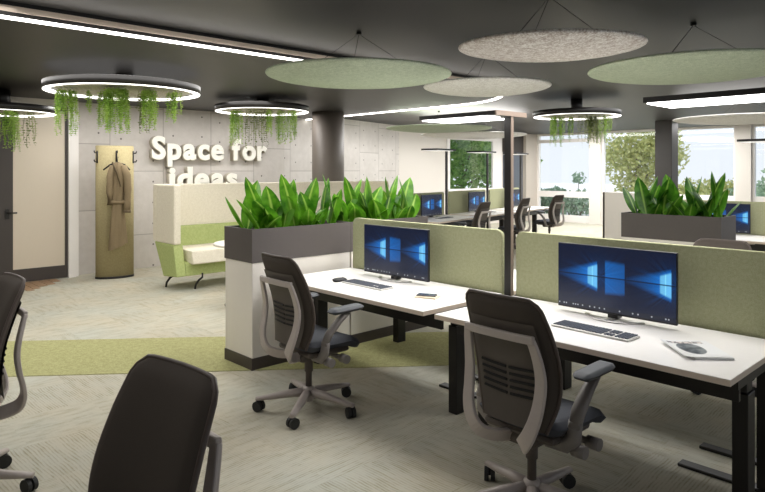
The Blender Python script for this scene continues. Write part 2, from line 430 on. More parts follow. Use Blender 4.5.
# left part of the room: door set in front of the concrete
DX = -9.85
dl = MB(); dl.box(-10.3, DX-.02, -4.5, 1.5, 0, ZC); dl.box(-10.3, DX-.02, 1.5, 3.06, 2.50, ZC)
struct('wall_front_left', dl, M['wall_white'])
fr = MB(); fr.box(DX-.1, DX+.03, 2.985, 3.09, 0, ZL); fr.box(DX-.12, DX-.02, 3.09, 3.14, 0, ZL)
struct('trim_3', fr, M['white_paint'])
do = struct('door_1', MB().box(DX-.05, DX, 1.6, 2.272, .01, 2.5).box(DX-.05, DX, 2.272, 2.945, .01, .19).box(DX-.05, DX, 2.272, 2.945, 2.44, 2.5).box(DX-.05, DX, 2.945, 2.98, .01, 2.5), M['door_dark'])
B(DX-.04, DX-.012, 2.272, 2.945, .19, 2.44).build('panel', M['door_panel'], do)
hd = MB(); hd.tube([(DX, 2.2, .985), (DX+.05, 2.2, .985), (DX+.055, 2.31, .985)], .011, 8); hd.box(DX, DX+.012, 2.175, 2.225, .9, 1.04)
hd.build('handle', M['black'], do)
pl = MB()
for i, (a, b, c, d) in enumerate(((-9.84, -9.12, 2.26, 2.36), (-9.84, -9.22, 2.36, 2.46), (-9.84, -9.35, 2.46, 2.58), (-9.84, -9.42, 2.58, 2.70), (-9.84, -9.6, 2.70, 2.82), (-9.84, -9.3, 2.14, 2.26))):
    pl.box(a, b, c+.006, d-.006, 0, .006)
struct('trim_4', pl, M['wood'])

# window wall along X at the far end
WY = 17.2
def win(i, xa, xb, rails):
    m = MB()
    for za, zb in rails: m.box(xa, xb, WY-.03, WY+.08, za, zb)
    m.box(xa, xa+.06, WY-.035, WY+.08, 0, ZC); m.box(xb-.06, xb, WY-.035, WY+.08, 0, ZC)
    o = struct('window_%d' % i, m, M['white_paint'])
    B(xa+.06, xb-.06, WY+.02, WY+.03, .2, ZC-.05).build('pane', M['glass'], o)
RL = ((0, .21), (.75, .93), (2.64, ZC))
win(2, -11.0, -9.17, ((0, .21), (.75, .93), (2.42, 2.52), (2.64, ZC))); win(3, -8.83, -5.27, RL); win(4, -4.92, -1.6, RL); win(5, -1.3, 2.0, RL)
pm = MB()
for xa, xb in ((-9.17, -8.83), (-5.27, -4.92), (-1.6, -1.3), (2.0, 2.5)): pm.box(xa, xb, WY-.12, WY+.2, 0, ZC)
struct('wall_far_piers', pm, M['wall_white'])
struct('wall_far_parapet', B(-11.2, 2.5, WY+.081, WY+.2, 0, .2), M['wall_white'])

# rest of the room behind the viewpoint: plain back wall, window wall on the right
struct('wall_back', B(-10.3, 5, -4.6, -4.5, 0, ZC), M['wall_white'])
wr = MB(); wr.box(4.9, 5, -4.5, 17.2, 0, .75); wr.box(4.9, 5, -4.5, 17.2, 2.45, ZC)
for y in (-4.5, -1.2, 2.1, 5.4, 8.7, 12.0, 15.3): wr.box(4.9, 5, y, y+.35, .75, 2.45)
struct('wall_right', wr, M['wall_white'])
# columns
c = MB(); c.lathe([(.285, 0), (.285, ZL)], 40, -8.76, 6.98)
tag(c.build('round_column', M['column']), 'round umber column standing behind the white booth sofa', 'column')
c = MB(); c.box(-6.12, -5.74, 14.4, 14.76, 0, ZC)
tag(c.build('square_column', M['column_dark'], bevel=.01), 'square dark column in front of the far windows', 'column')

# ------------------------------------------------------------------ wall letters
def letter(ch):
    cu = bpy.data.curves.new('sign_letter', 'FONT'); cu.body = ch; cu.size = 1; cu.offset = .030; cu.extrude = .04; cu.bevel_depth = .022; cu.bevel_resolution = 1; cu.resolution_u = 5
    o = bpy.data.objects.new('tmp', cu); COL.objects.link(o); bpy.context.view_layer.update()
    me = bpy.data.meshes.new_from_object(o.evaluated_get(bpy.context.evaluated_depsgraph_get()))
    bpy.data.objects.remove(o); return me
def sign(text, y0, y1, zb, caph, labels):
    mes = []; pen = 0
    for ch in text:
        if ch == ' ': pen += .26; mes.append(None); continue
        me = letter(ch); xs = [v.co.x for v in me.vertices]; lo, hi = min(xs), max(xs)
        mes.append((me, lo, pen)); pen += hi-lo+.035
    pen -= .035
    sy = (y1-y0)/pen; ref = letter('f'); sz = caph/max(v.co.y for v in ref.vertices)
    k = 0
    for it in mes:
        if it is None: continue
        me, lo, px = it
        for v in me.vertices:
            x, y, z = v.co; v.co = (z, (x-lo)*sy, y*sz)
        me.materials.clear(); me.materials.append(M['letter']); me.materials.append(M['letter_side'])
        for p in me.polygons:
            if abs(p.normal.x) < .5: p.material_index = 1
        o = bpy.data.objects.new('sign_letter', me); COL.objects.link(o); o.location = (WX+.065, y0+px*sy, zb)
        tag(o, labels[k], 'letter', 'letters on the concrete wall'); k += 1
L1 = ['capital S that starts the white wall lettering', 'white letter p in the upper word beside the capital S', 'white letter a in the upper word above the booth',
      'white letter c in the upper line of wall lettering', 'white letter e that ends the first upper word', 'white letter f below the hanging plants on the concrete wall',
      'white letter o in the last upper word on the wall', 'white letter r that ends the upper line near the round column']
L2 = ['white letter i that starts the lower word, half behind the booth', 'white letter d in the lower word above the booth back', 'white letter e in the lower word above the booth back',
      'white letter a in the lower word above the booth back', 'white letter s that ends the lower word']
sign('Space for', 4.25, 6.44, 1.768, .372, L1)
sign('ideas', 4.54, 5.82, 1.272, .372, L2)

# ------------------------------------------------------------------ office chair (faces +Y, origin on the floor below the hub)
def pad_grid(front, nu, nt, thick, edge_pow=5):
    """closed cushion: front(u,t) -> (point, normal), u in -1..1, t in 0..1"""
    A, Bk = [], []
    for i in range(nt+1):
        t = i/nt; ra, rb = [], []
        for j in range(nu+1):
            u = -1+2*j/nu; p, nn = front(u, t)
            e = max(0, 1-abs(u)**edge_pow)*max(0, 1-abs(2*t-1)**(edge_pow*2)); e = e**.45
            ra.append(p+nn*(thick*.5*e)); rb.append(p-nn*(thick*.5*e))
        A.append(ra); Bk.append(rb)
    m = MB(); m.quadmesh(A, False, False); m.quadmesh(Bk, False, False)
    return m
def lerp_tab(tab, x):
    n = len(tab); x = max(tab[0][0], min(tab[-1][0], x))
    sl = [(tab[min(i+1, n-1)][1]-tab[max(i-1, 0)][1])/(tab[min(i+1, n-1)][0]-tab[max(i-1, 0)][0]) for i in range(n)]
    for i in range(n-1):
        (a, va), (b, vb) = tab[i], tab[i+1]
        if x <= b:
            h = b-a; f = (x-a)/h
            return va*(1+2*f)*(1-f)**2+vb*f*f*(3-2*f)+h*(sl[i]*f*(1-f)**2-sl[i+1]*f*f*(1-f))
YT = [(.44, -.150), (.58, -.136), (.72, -.150), (.88, -.200), (1.04, -.268)]
WT = [(.44, .165), (.58, .212), (.72, .226), (.88, .217), (1.04, .192)]
def back_pt(u, z, off=0.0, wscale=1.0):
    w = lerp_tab(WT, z)*wscale
    if z > .983: w -= .055*(1-math.sqrt(max(0, 1-((z-.983)/.055)**2)))
    x = u*w; y = lerp_tab(YT, z)+off+.030*(abs(x)/.22)**2
    return Vector((x, y, z))
def make_chair(label, loc, rz):
    t = thing('office_chair', label, 'chair', loc, rz, 'office chairs')
    # backrest cushion with rounded top corners
    f = lambda u, s: (back_pt(u, .445+.592*s), Vector((0, 1, .16)).normalized())
    pad_grid(f, 20, 26, .062).build('backrest', M['chair_fabric'], t)
    rim = []
    for s in range(0, 27): rim.append(back_pt(1.0, .445+.589*s/26, -.004))
    loop = rim+[back_pt(u, 1.036, -.004) for u in (.9, .7, .4, 0, -.4, -.7, -.9)]+[Vector((-p.x, p.y, p.z)) for p in reversed(rim)]
    MB().tube(loop, .008, 6, up=Vector((0, 1, 0))).build('backrest_lit_rim', M['chair_lit_edge'], t)  # tube carries the painted light along the back's edge
    # rear shell between the frame arms
    sh = []
    for i in range(17):
        z = .46+.47*i/16; sh.append([back_pt(-1+2*j/12, z, -.038, .80) for j in range(13)])
    m = MB(); m.quadmesh(sh, False, False); m.quadmesh([[p+Vector((0, .022, 0)) for p in r] for r in sh], False, False)
    shell = m.build('back_shell', M['chair_shell'], t)
    for k in range(5):
        z = .590+k*.030
        for sgn in (-1, 1):
            pts = [back_pt(sgn*a, z+.006*abs(a), -.042, .80) for a in (.05, .2, .35, .5, .65, .82)]
            MB().tube(pts, [(.005, .0065)]*6, 8, up=Vector((0, 0, 1)), smooth=False).build('lumbar_slot', M['slot'], shell)
    # grey frame: top bar and two bowed arms that meet below the seat
    side = [(.166, -.256, .872), (.178, -.240, .82), (.187, -.222, .75), (.190, -.214, .68), (.186, -.224, .60), (.176, -.242, .53), (.152, -.252, .465), (.112, -.235, .41), (.066, -.16, .380), (.03, -.05, .372)]
    fm = MB()
    def strap(pts, w, d):
        rings = []
        P = [Vector(p) for p in pts]
        for i, p in enumerate(P):
            dd = (P[min(i+1, len(P)-1)]-P[max(i-1, 0)]).normalized()
            out = Vector((0, -1, 0)); a = (dd.cross(out)).normalized(); o2 = a.cross(dd).normalized()
            ww = w[i] if isinstance(w, list) else w
            rings.append([p+a*ww-o2*d, p+a*ww+o2*d, p-a*ww+o2*d, p-a*ww-o2*d])
        fm.quadmesh(rings, True, True, 0, False)
    ws = [.019, .021, .024, .026, .027, .029, .032, .034, .032, .026]
    def spline(P, k=4):
        out = []
        for i in range(len(P)-1):
            p0, p1, p2, p3 = [Vector(P[max(0, min(len(P)-1, j))]) if not isinstance(P[0], float) else P[max(0, min(len(P)-1, j))] for j in (i-1, i, i+1, i+2)]
            for q in range(k):
                t_ = q/k; out.append(.5*((2*p1)+(p2-p0)*t_+(2*p0-5*p1+4*p2-p3)*t_*t_+(3*p1-p0-3*p2+p3)*t_**3))
        return out+[Vector(P[-1]) if not isinstance(P[0], float) else P[-1]]
    ws = spline(ws); side = [tuple(p) for p in spline(side)]
    strap(side, ws, .010); strap([(-x, y, z) for x, y, z in side], ws, .010)
    strap([(-.182, -.254, .870), (-.1, -.262, .870), (0, -.264, .870), (.1, -.262, .870), (.182, -.254, .870)], .018, .011)
    fm.build('back_frame', M['frame_grey'], t, bevel=.006)
    lk = MB(); lk.box(-.04, .04, -.258, -.222, .855, .885); lk.build('frame_bracket', M['chair_shell'], t, bevel=.006)
    # seat
    def seat_f(u, s):
        y = -.135+.40*s; w = .245*(1-.10*(1-s)**2); e = abs(2*s-1)
        if e > .8: w -= .06*(1-math.sqrt(max(0, 1-((e-.8)/.2)**2)))
        z = .455-.045*max(0, (s-.72)/.28)**2+.012*abs(u)**3
        return Vector((u*w, y, z)), Vector((0, 0, 1))
    pad_grid(seat_f, 18, 18, .075, 8).build('seat', M['chair_seat'], t)
    MB().box(-.19, .19, -.12, .20, .385, .425).build('seat_pan', M['chair_shell'], t, bevel=.02)
    me = MB(); me.box(-.085, .085, -.11, .13, .335, .39); me.build('mechanism', M['chair_shell'], t, bevel=.02)
    for yy in (-.02, .10):
        kb = MB(); kb.tube([(.085, yy, .368), (.225, yy, .368)], .016, 10); kb.tube([(.225, yy, .368), (.285, yy, .368)], .028, 12)
        kb.build('adjust_knob', M['arm_grey'], t)
    # arms
    for sx in (-1, 1):
        a = MB()
        a.tube([(sx*.10, -.03, .375), (sx*.20, -.045, .385), (sx*.245, -.05, .425), (sx*.252, -.045, .50)], [(.034, .024), (.036, .022), (.036, .024), (.034, .022)], 10, up=Vector((0, 1, 0)))
        a.tube([(sx*.252, -.058, .475), (sx*.252, -.02, .545), (sx*.250, .06, .617), (sx*.248, .13, .66)], [(.02, .028), (.021, .034), (.02, .030), (.018, .024)], 10, up=Vector((1, 0, 0)))
        arm = a.build('armrest', M['arm_grey'], t)
        def pad_f(u, s, sx=sx):
            e = abs(2*s-1); w = .045
            if e > .7: w -= .02*(1-math.sqrt(max(0, 1-((e-.7)/.3)**2)))
            return Vector((sx*.248+u*w, -.015+.265*s, .680+.006*s)), Vector((0, 0, 1))
        pad_grid(pad_f, 8, 12, .034, 8).build('arm_pad', M['pad'], arm)
    MB().lathe([(.021, .12), (.021, .25), (.028, .25), (.028, .345)], 16).build('gas_lift', M['chair_shell'], t)
    MB().lathe([(.03, .055), (.034, .06), (.042, .10), (.042, .135), (.034, .15), (.02, .152)], 20).build('base_hub', M['base_grey'], t)
    for k in range(5):
        an = math.radians(20+72*k); d = Vector((math.cos(an), math.sin(an), 0))
        lg = MB().tube([d*.03+Vector((0, 0, .112)), d*.15+Vector((0, 0, .104)), d*.27+Vector((0, 0, .088)), d*.345+Vector((0, 0, .080))], [(.030, .030), (.028, .025), (.024, .018), (.020, .013)], 10)
        leg = lg.build('base_leg', M['base_grey'], t)
        cs = MB(); ct = d*.325; sd = Vector((-d.y, d.x, 0)); ax = (sd*.8+d*.6).normalized()
        for q in (-1, 1):
            ctr = ct+ax*(q*.016)+Vector((0, 0, .034))
            cs.tube([ctr-ax*.010, ctr+ax*.011], .034, 16, smooth=False)
        cs.tube([ct+Vector((0, 0, .03)), ct+Vector((0, 0, .085))], .011, 8)
        cs.build('caster', M['rubber'], leg)
    return t
DEG = math.radians
chair = make_chair('dark office chair at the desk beside the tall planter cabinet, seen from behind', (-3.35, 2.505, 0), DEG(-2))
dup(chair, (-1.63, 2.50, 0), DEG(-1), 'dark office chair with slotted back in front of the desk with the magazine')
dup(chair, (-1.615, .535, 0), PI+DEG(7), 'large dark chair back cropped by the bottom edge, seen from its padded front')
dup(chair, (-3.60, .585, 0), PI+DEG(2), 'dark office chair half cut off by the left edge of the photo')
dup(chair, (-1.70, 4.98, 0), PI, 'chair whose slate back top shows above the front right green screen')
dup(chair, (-6.73, 8.52, 0), DEG(101), 'small office chair at the far left bench, nearest to the camera')
dup(chair, (-7.09, 10.27, 0), DEG(101), 'small office chair at the middle desk of the far left bench')
dup(chair, (-7.43, 12.08, 0), DEG(90), 'small office chair in side view before the far window, last of the left bench')

# ------------------------------------------------------------------ desks (origin: front edge centre on the floor; user sits at -Y, faces +Y)
DW, DD, DH = .80, .80, .73
def make_desk(label, loc, rz, feet=1):
    t = thing('desk', label, 'desk', loc, rz, 'white office desks')
    top = B(-DW, DW, 0, DD, DH-.028, DH-.002).build('tabletop', M['edge_band'], t, bevel=.002)
    B(-DW+.001, DW-.001, .001, DD-.001, DH-.003, DH).build('top_surface', M['desk_white'], top)
    fm = MB(); fm.box(-DW+.06, DW-.06, .30, .36, DH-.10, DH-.028); fm.box(-DW+.02, -DW+.12, .16, .70, DH-.085, DH-.028); fm.box(DW-.12, DW-.02, .16, .70, DH-.085, DH-.028)
    fm.build('under_frame', M['black'], t)
    B(-DW+.03, DW-.03, .20, .225, DH-.15, DH-.028).build('front_rail', M['black'], t, bevel=.004)
    B(-DW+.10, DW-.10, .60, .78, DH-.17, DH-.13).build('cable_tray', M['black'], t, bevel=.004)
    for sx in (-1, 1):
        xa = sx*(DW-.075)
        l = MB(); l.box(xa-.034, xa+.034, .36, .46, 0, DH-.16); l.box(xa-.026, xa+.026, .37, .45, DH-.16, DH-.028)
        l.build('leg', M['black'], t, bevel=.004)
        if sx != feet: continue
        l = MB(); l.box(xa-.025, xa+.025, .69, .74, 0, DH-.028); rl = l.build('rear_post', M['black'], t)
        xs = sorted((xa+sx*.03, xa-sx*.40))
        B(xs[0], xs[1], .68, .75, .0, .018).build('foot', M['black'], rl, bevel=.005)
    B(.42, .53, .10, .16, DH-.052, DH-.028).build('control_panel', M['frame_grey'], t, bevel=.004)
    return t
def make_screen(label, loc, rz):
    m = MB(); hw, z0, z1, r = .79, .655, 1.165, .055
    prof = [(-hw, z0), (hw, z0)]+[(hw-r+r*math.cos(a), z1-r+r*math.sin(a)) for a in [PI/2*k/8 for k in range(9)]]+[(-hw+r-r*math.sin(a), z1-r+r*math.cos(a)) for a in [PI/2*k/8 for k in range(9)]]
    for y in (0, .03): m.v.extend(Vector((x, y, z)) for x, z in prof)
    n = len(prof); m.face(range(n)); m.face(list(range(n, 2*n))[::-1])
    for i in range(n): m.face((i, n+i, n+(i+1) % n, (i+1) % n))
    o = m.build('privacy_screen', M['screen_felt'], bevel=.004); o.location = loc; o.rotation_euler = (0, 0, rz)
    return tag(o, label, 'screen', 'sage privacy screens')
def make_monitor(label, loc, rz):
    t = thing('monitor', label, 'monitor', loc, rz, 'desktop monitors')
    hw, z0, z1 = .352, .755-DH, 1.140-DH
    h = B(-hw, hw, 0, .022, z0, z1).build('housing', M['bezel'], t, bevel=.003)
    m = MB(); e = .004
    m.v = [Vector((-hw+e, -.0012, z0+.012)), Vector((hw-e, -.0012, z0+.012)), Vector((hw-e, -.0012, z1-e)), Vector((-hw+e, -.0012, z1-e)),
           Vector((-hw+e, .001, z0+.012)), Vector((hw-e, .001, z0+.012)), Vector((hw-e, .001, z1-e)), Vector((-hw+e, .001, z1-e))]
    m.face((0, 1, 2, 3), 0, [(0, 0), (1, 0), (1, 1), (0, 1)])
    for q in ((0, 4, 5, 1), (1, 5, 6, 2), (2, 6, 7, 3), (3, 7, 4, 0)): m.face(q)
    m.build('display', M['display'], h)
    nk = MB(); nk.box(-.022, .022, .022, .055, .01, .25); nk.box(-.03, .03, -.01, .05, .006, .03); nk.build('stand_neck', M['black'], t, bevel=.004)
    arc = [(-.17+.34*k/16, -.085+.10*abs(-1+2*k/16)**2.2, .005) for k in range(17)]
    ft = MB(); ft.tube(arc, [(.014, .005)]*17, 8); ft.box(-.014, .014, -.08, .04, .001, .008); ft.build('stand_foot', M['silver'], t)
    return t
def make_keyboard(label, loc, rz):
    t = thing('keyboard', label, 'keyboard', loc, rz, 'slim keyboards')
    b = MB(); b.v = []
    b.box(-.22, .22, -.065, .065, .001, .012)
    b.build('body', M['key_body'], t, bevel=.004)
    def block(nm, x0, x1, y0, y1, nx, ny):
        k = MB(); dx, dy = (x1-x0)/nx, (y1-y0)/ny
        for i in range(nx):
            for j in range(ny): k.box(x0+i*dx+.0025, x0+(i+1)*dx-.0025, y0+j*dy+.0025, y0+(j+1)*dy-.0025, .011, .017)
        k.build(nm, M['keys'], t)
    block('letter_keys', -.213, .073, -.058, .058, 15, 6)
    block('arrow_keys', .082, .133, -.058, -.02, 3, 2); block('navigation_keys', .082, .133, .0, .058, 3, 3)
    block('number_keys', .142, .213, -.058, .058, 4, 6)
    return t
def make_lamp(label, loc, rz, lit='light'):
    # head runs to -X from the post
    t = thing('desk_luminaire', label, 'lamp', loc, rz, 'bench luminaires')
    p = MB(); p.box(-.030, .022, -.013, .013, .02, 1.945); p.build('post', M['black'], t)
    B(.022, .028, -.013, .013, .02, 1.945).build('post_trim', M['cap_tan'], t)
    B(-.07, .07, -.06, .06, 0, .02).build('foot_plate', M['black'], t, bevel=.004)
    h = MB(); h.box(-.66, .022, -.19, .16, 1.945, 1.975)
    hd = h.build('lamp_head', M['black'], t)
    B(.022, .034, -.19, .16, 1.944, 1.976).build('end_cap', M['cap_tan'], hd)
    B(-.645, -.05, -.175, -.034, 1.938, 1.946).build('diffuser', M[lit], hd)
    B(-.645, -.13, -.034, .145, 1.938, 1.946).build('diffuser', M[lit], hd)
    return t
def frame(cx, cy, a):
    ca, sa = math.cos(a), math.sin(a)
    return lambda x, y, z=0: (cx+x*ca-y*sa, cy+x*sa+y*ca, z)

F2 = (-1.67, 2.765, 0); F1 = (-3.36, 2.765, 0)
desk = make_desk('white desk with a magazine on it, front right', F2, 0)
scr = make_screen('sage green felt screen behind the monitor at the front right desk', (F2[0], F2[1]+DD+.015, 0), 0)
mon = make_monitor('wide black monitor on the front right desk', (-1.685, 3.41, DH), 0)
kb = make_keyboard('pale keyboard with slate keys in front of the largest monitor', (-1.625, 3.075, DH), DEG(-2))
lamp = make_lamp('black post luminaire rising between the two nearest green screens', (-2.508, 3.57, 0), 0)
dup(desk, F1, 0, 'white desk with mouse and phone, beside the planter cabinet')
dup(scr, (F1[0], F1[1]+DD+.015, 0), 0, 'sage green felt screen beside the planter cabinet')
dup(mon, (-3.46, 3.41, DH), 0, 'black monitor on the desk beside the planter cabinet')
dup(kb, (-3.42, 3.09, DH), DEG(-1), 'pale keyboard next to the black mouse')
dup(lamp, (-.84, 3.57, 0), 0, 'wide luminaire panel above the front right desk')
desk_b = make_desk('white desk facing away behind the planter side green screen', (F1[0], 4.50, 0), PI, -1)
dup(desk_b, (F2[0], 4.50, 0), PI, 'white desk facing away behind the front right green screen')
# far left bench along the bent wall
A = DEG(101); ev = Vector((math.cos(A), math.sin(A))); nn2 = Vector((math.sin(A), -math.cos(A))); O = Vector((-7.71, 8.35))
NM = ('nearest', 'middle', 'last')
lamp_b = make_lamp('thin black luminaire at the right edge in front of the far windows', (-2.06, 9.07, 0), 0, 'light_dim')
for i, s in enumerate((-.03, 1.74, 3.52)):
    c = O+ev*s+nn2*DD; f = frame(c.x, c.y, A); w_ = NM[i]
    dup(desk, f(0, 0), A, '%s white desk of the far left bench by the concrete wall' % w_)
    dup(scr, f(0, DD+.015), A, '%s sage screen of the far left bench by the concrete wall' % w_)
    dup(mon, f(0.06, .645, DH), A, '%s small lit monitor on the far left bench' % w_)
    dup(kb, f(-.05, .33, DH), A, '%s small keyboard on the far left bench' % w_)
    dup(lamp_b, f(.885, .82), A, '%s thin black post lamp of the far left bench' % w_)
# far right workstation
f = frame(-2.93, 8.35, 0)
dup(desk, f(0, 0), 0, 'white desk behind the right hand planter, under the windows')
dup(scr, f(0, DD+.015), 0, 'sage screen behind the right hand planter, under the windows')
dup(mon, f(-.02, .645, DH), 0, 'lit monitor partly hidden by the right hand planter')

# things on the two near desks
t = thing('computer_mouse', 'black mouse left of the keyboard on the planter side desk', 'mouse', (-3.70, 3.06, DH), DEG(-8))
f_ = lambda u, s: (Vector((u*.032*(1-.25*(2*s-1)**2), -.055+.11*s, .012)), Vector((0, 0, 1)))
pad_grid(f_, 8, 10, .032, 2.2).build('shell', M['rubber'], t)
MB().tube([(-.004, .028, .026), (.004, .028, .026)], .006, 8).build('scroll_wheel', M['arm_grey'], t)
B2 = MB().box(-.075, .075, -.05, .05, 0, .008)
o = B2.build('notebook', M['notebook'], bevel=.002); o.location = (-2.83, 3.10, DH); o.rotation_euler = (0, 0, DEG(20)); tag(o, 'small beige notebook on the planter side desk, under the phone', 'notebook')
t = thing('smartphone', 'slate smartphone lying on the small beige notebook', 'phone', (-2.845, 3.11, DH+.008), DEG(28))
B(-.066, .066, -.033, .033, 0, .008).build('body', M['bezel'], t, bevel=.003)
B(-.061, .061, -.029, .029, .0075, .0092).build('display', M['phone'], t)
t = thing('magazine', 'white magazine with an oval dark picture on the front right desk', 'magazine', (-1.125, 3.09, DH), DEG(44))
m = MB(); n = 10
def mz(u): return .010+.030*max(0, (abs(u-.5)*2)-.45)**2
W_, H_ = .22, .28
for j in range(3):
    pass
pg = MB()
for k, zz in enumerate((.0, .004)):
    rr = []
    for i in range(n+1):
        u = i/n; rr.append([(-W_/2+W_*u, -H_/2, (.006+zz+.05*max(0, .30-u)**1.6) if zz else .001), (-W_/2+W_*u, H_/2, (.006+zz+.05*max(0, .30-u)**1.6) if zz else .001)])
    pg.quadmesh(rr, False, False)
pg.box(-W_/2+.05, W_/2, -H_/2, H_/2, .001, .009)
pg.build('pages', M['paper'], t)
cv = MB()
for i in range(n):
    for a, b in ((i/n, (i+1)/n),):
        z = lambda u: .0125+.05*max(0, .30-u)**1.6
        bI = len(cv.v)
        cv.v += [Vector((-W_/2+W_*a, -H_/2, z(a))), Vector((-W_/2+W_*b, -H_/2, z(b))), Vector((-W_/2+W_*b, H_/2, z(b))), Vector((-W_/2+W_*a, H_/2, z(a)))]
        cv.face((bI, bI+1, bI+2, bI+3), 0, [(a, 0), (b, 0), (b, 1), (a, 1)], True)
cv.build('cover', M['cover'], t)

# ------------------------------------------------------------------ planter cabinets
PL, PD = 1.02, .43
def make_cabinet(label, loc, rz):     # origin: near corner; length along +Y, depth to -X
    t = thing('storage_cabinet', label, 'cabinet', loc, rz, 'planter cabinets')
    B(-PD+.006, -.006, .006, PL-.006, .095, .847).build('body', M['white_lam'], t, bevel=.003)
    B(-PD, 0, 0, PL, 0, .095).build('plinth', M['plinth'], t, bevel=.003)
    return t
def make_box(label, loc, rz):
    z0, z1, w = 0, .265, .018
    m = MB(); m.box(-PD, 0, 0, w, z0, z1); m.box(-PD, 0, PL-w, PL, z0, z1); m.box(-w, 0, w, PL-w, z0, z1); m.box(-PD, -PD+w, w, PL-w, z0, z1); m.box(-PD+w, -w, w, PL-w, z0, z0+.02)
    t = thing('planter_box', label, 'planter', loc, rz, 'dark planter boxes')
    m.build('box', M['anthracite'], t)
    B(-PD+w, -w, w, PL-w, .02, .225).build('soil', M['soil'], t)
    return t
def leaf(m, base, az, tilt, length, width, curl, fold=.25, roll=0, rows=9):
    """broad pointed leaf; tilt = lean from vertical at the base, curl = extra lean to the tip"""
    d = Vector((math.cos(az), math.sin(az), 0)); side0 = Vector((-d.y, d.x, 0)); p = Vector(base); b = len(m.v)
    side = side0*math.cos(roll)+d*math.sin(roll)
    for i in range(rows+1):
        s = i/rows; a = tilt+curl*s*s
        dirv = d*math.sin(a)+Vector((0, 0, math.cos(a)))
        nor = side.cross(dirv).normalized()
        w = width*2.55*((s+.02)**.72)*(max(0, 1-s)**.80)
        if i == rows: w = .001
        if i == 0: w = width*.12
        for k, u in enumerate((-1, -.5, 0, .5, 1)):
            m.v.append(p+side*(u*w*.5)+nor*(fold*w*.5*abs(u)**1.3))
        p = p+dirv*(length/rows)
    for i in range(rows):
        for k in range(4):
            q = (b+i*5+k, b+i*5+k+1, b+(i+1)*5+k+1, b+(i+1)*5+k)
            u0, u1 = k/4, (k+1)/4; v0, v1 = i/rows, (i+1)/rows
            m.face(q, 0, [(u0, v0), (u1, v0), (u1, v1), (u0, v1)], True)
def make_plant(label, loc, rz, seed, mat, big=1.0, along=.22):
    rnd = random.Random(seed); m = MB(); st = MB()
    N = 11
    for i in range(N):
        yy = -along+2*along*(i+.5)/N+rnd.uniform(-.02, .02); xx = rnd.uniform(-.09, .09)
        az = (PI/2 if i % 2 else -PI/2)+rnd.uniform(-.6, .6)
        tall = i % 3 == 1
        L = (rnd.uniform(.44, .50) if tall else rnd.uniform(.28, .40))*big
        leaf(m, (xx, yy, .0), az, rnd.uniform(.15, .42) if tall else rnd.uniform(.15, .7), L, rnd.uniform(.15, .20)*big, rnd.uniform(.05, .35) if tall else rnd.uniform(.2, .8), .22, rnd.uniform(-.9, .9))
    for i in range(7):   # low outward leaves over the rim
        az = rnd.uniform(0, 2*PI); leaf(m, (rnd.uniform(-.09, .09), rnd.uniform(-along, along), 0), az, rnd.uniform(.5, .8), .24*big, .12*big, .5, .25)
    t = thing('broad_leaf_plant', label, 'plant', loc, rz, 'broad leaved plants')
    m.build('foliage', mat, t)
    for i in range(4): st.tube([(rnd.uniform(-.06, .06), rnd.uniform(-along, along)*.8, -.02), (0, rnd.uniform(-.1, .1), .08)], .006, 6)
    st.build('stems', mat, t)
    return t
PX, PY = -4.277, 2.646
cab = make_cabinet('white storage cabinet with dark plinth below the nearest planter', (PX, PY, 0), 0)
box = make_box('dark planter box at the near end, left of the desks', (PX, PY, .847), 0)
dup(cab, (PX, PY+PL+.004, 0), 0, 'white storage cabinet behind the first desk, second below the left planters')
dup(box, (PX, PY+PL+.004, .847), 0, 'dark planter box half hidden by the green screen, behind the nearest one')
dup(cab, (-3.20, 6.66, 0), -PI/2, 'white storage cabinet below the right hand planter')
dup(box, (-3.20, 6.66, .847), -PI/2, 'dark planter box standing alone at the right')
zs = .847+.225
make_plant('glossy green plant at the near left end of the left planters', (PX-.2, PY+.28, zs), 0, 3, M['leaf_a'])
make_plant('glossy green plant second from the near end of the left planters', (PX-.2, PY+.76, zs), 0, 11, M['leaf_a'])
make_plant('glossy green plant third from the near end of the left planters', (PX-.2, PY+PL+.28, zs), 0, 21, M['leaf_a'])
make_plant('glossy green plant at the far right end of the left planters', (PX-.2, PY+PL+.74, zs), 0, 33, M['leaf_a'])
make_plant('dark green plant at the left end of the right hand planter', (-2.94, 6.88, zs), -PI/2, 41, M['leaf_b'])
make_plant('dark green plant at the right end of the right hand planter', (-2.44, 6.88, zs), -PI/2, 52, M['leaf_b'], 1.06)
# tall white cabinet next to the far right bench
t = thing('tall_cabinet', 'plain white tall cabinet with a dark side panel behind the right hand planter', 'cabinet', (-4.05, 9.15, 0))
B(-.50, .32, -.22, .22, .0, 1.245).build('body', M['white_lam'], t, bevel=.003)
B(-.53, -.50, -.22, .22, 0, 1.245).build('side_panel', M['plinth'], t)

# ------------------------------------------------------------------ lobby furniture
sx0 = -8.45
t = thing('booth_sofa', 'high backed booth sofa, cream above and green below, by the lettered wall', 'sofa', (sx0, 3.65, 0))
LN = 3.9
bk = MB(); bk.box(0, .10, 0, LN, .61, 1.385); bk.build('high_back', M['sofa_cream'], t, bevel=.02)
wg = MB(); wg.box(.10, .66, 0, .10, .60, 1.385); wg.build('high_wing', M['sofa_cream'], t, bevel=.02)
B(.10, .66, LN-.10, LN, .60, 1.385).build('high_wing', M['sofa_cream'], t, bevel=.02)
lo = MB()
def prism(m, prof, y0, y1):
    n = len(prof); b = len(m.v)
    for y in (y0, y1): m.v.extend(Vector((x, y, z)) for x, z in prof)
    m.face([b+i for i in range(n)]); m.face([b+n+i for i in range(n)][::-1])
    for i in range(n): m.face((b+i, b+n+i, b+n+(i+1) % n, b+(i+1) % n))
prism(lo, [(.06, .605), (.34, .16), (.74, .19), (.64, .605)], 0, .13)
lo.build('green_arm', M['sofa_green'], t, bevel=.012)
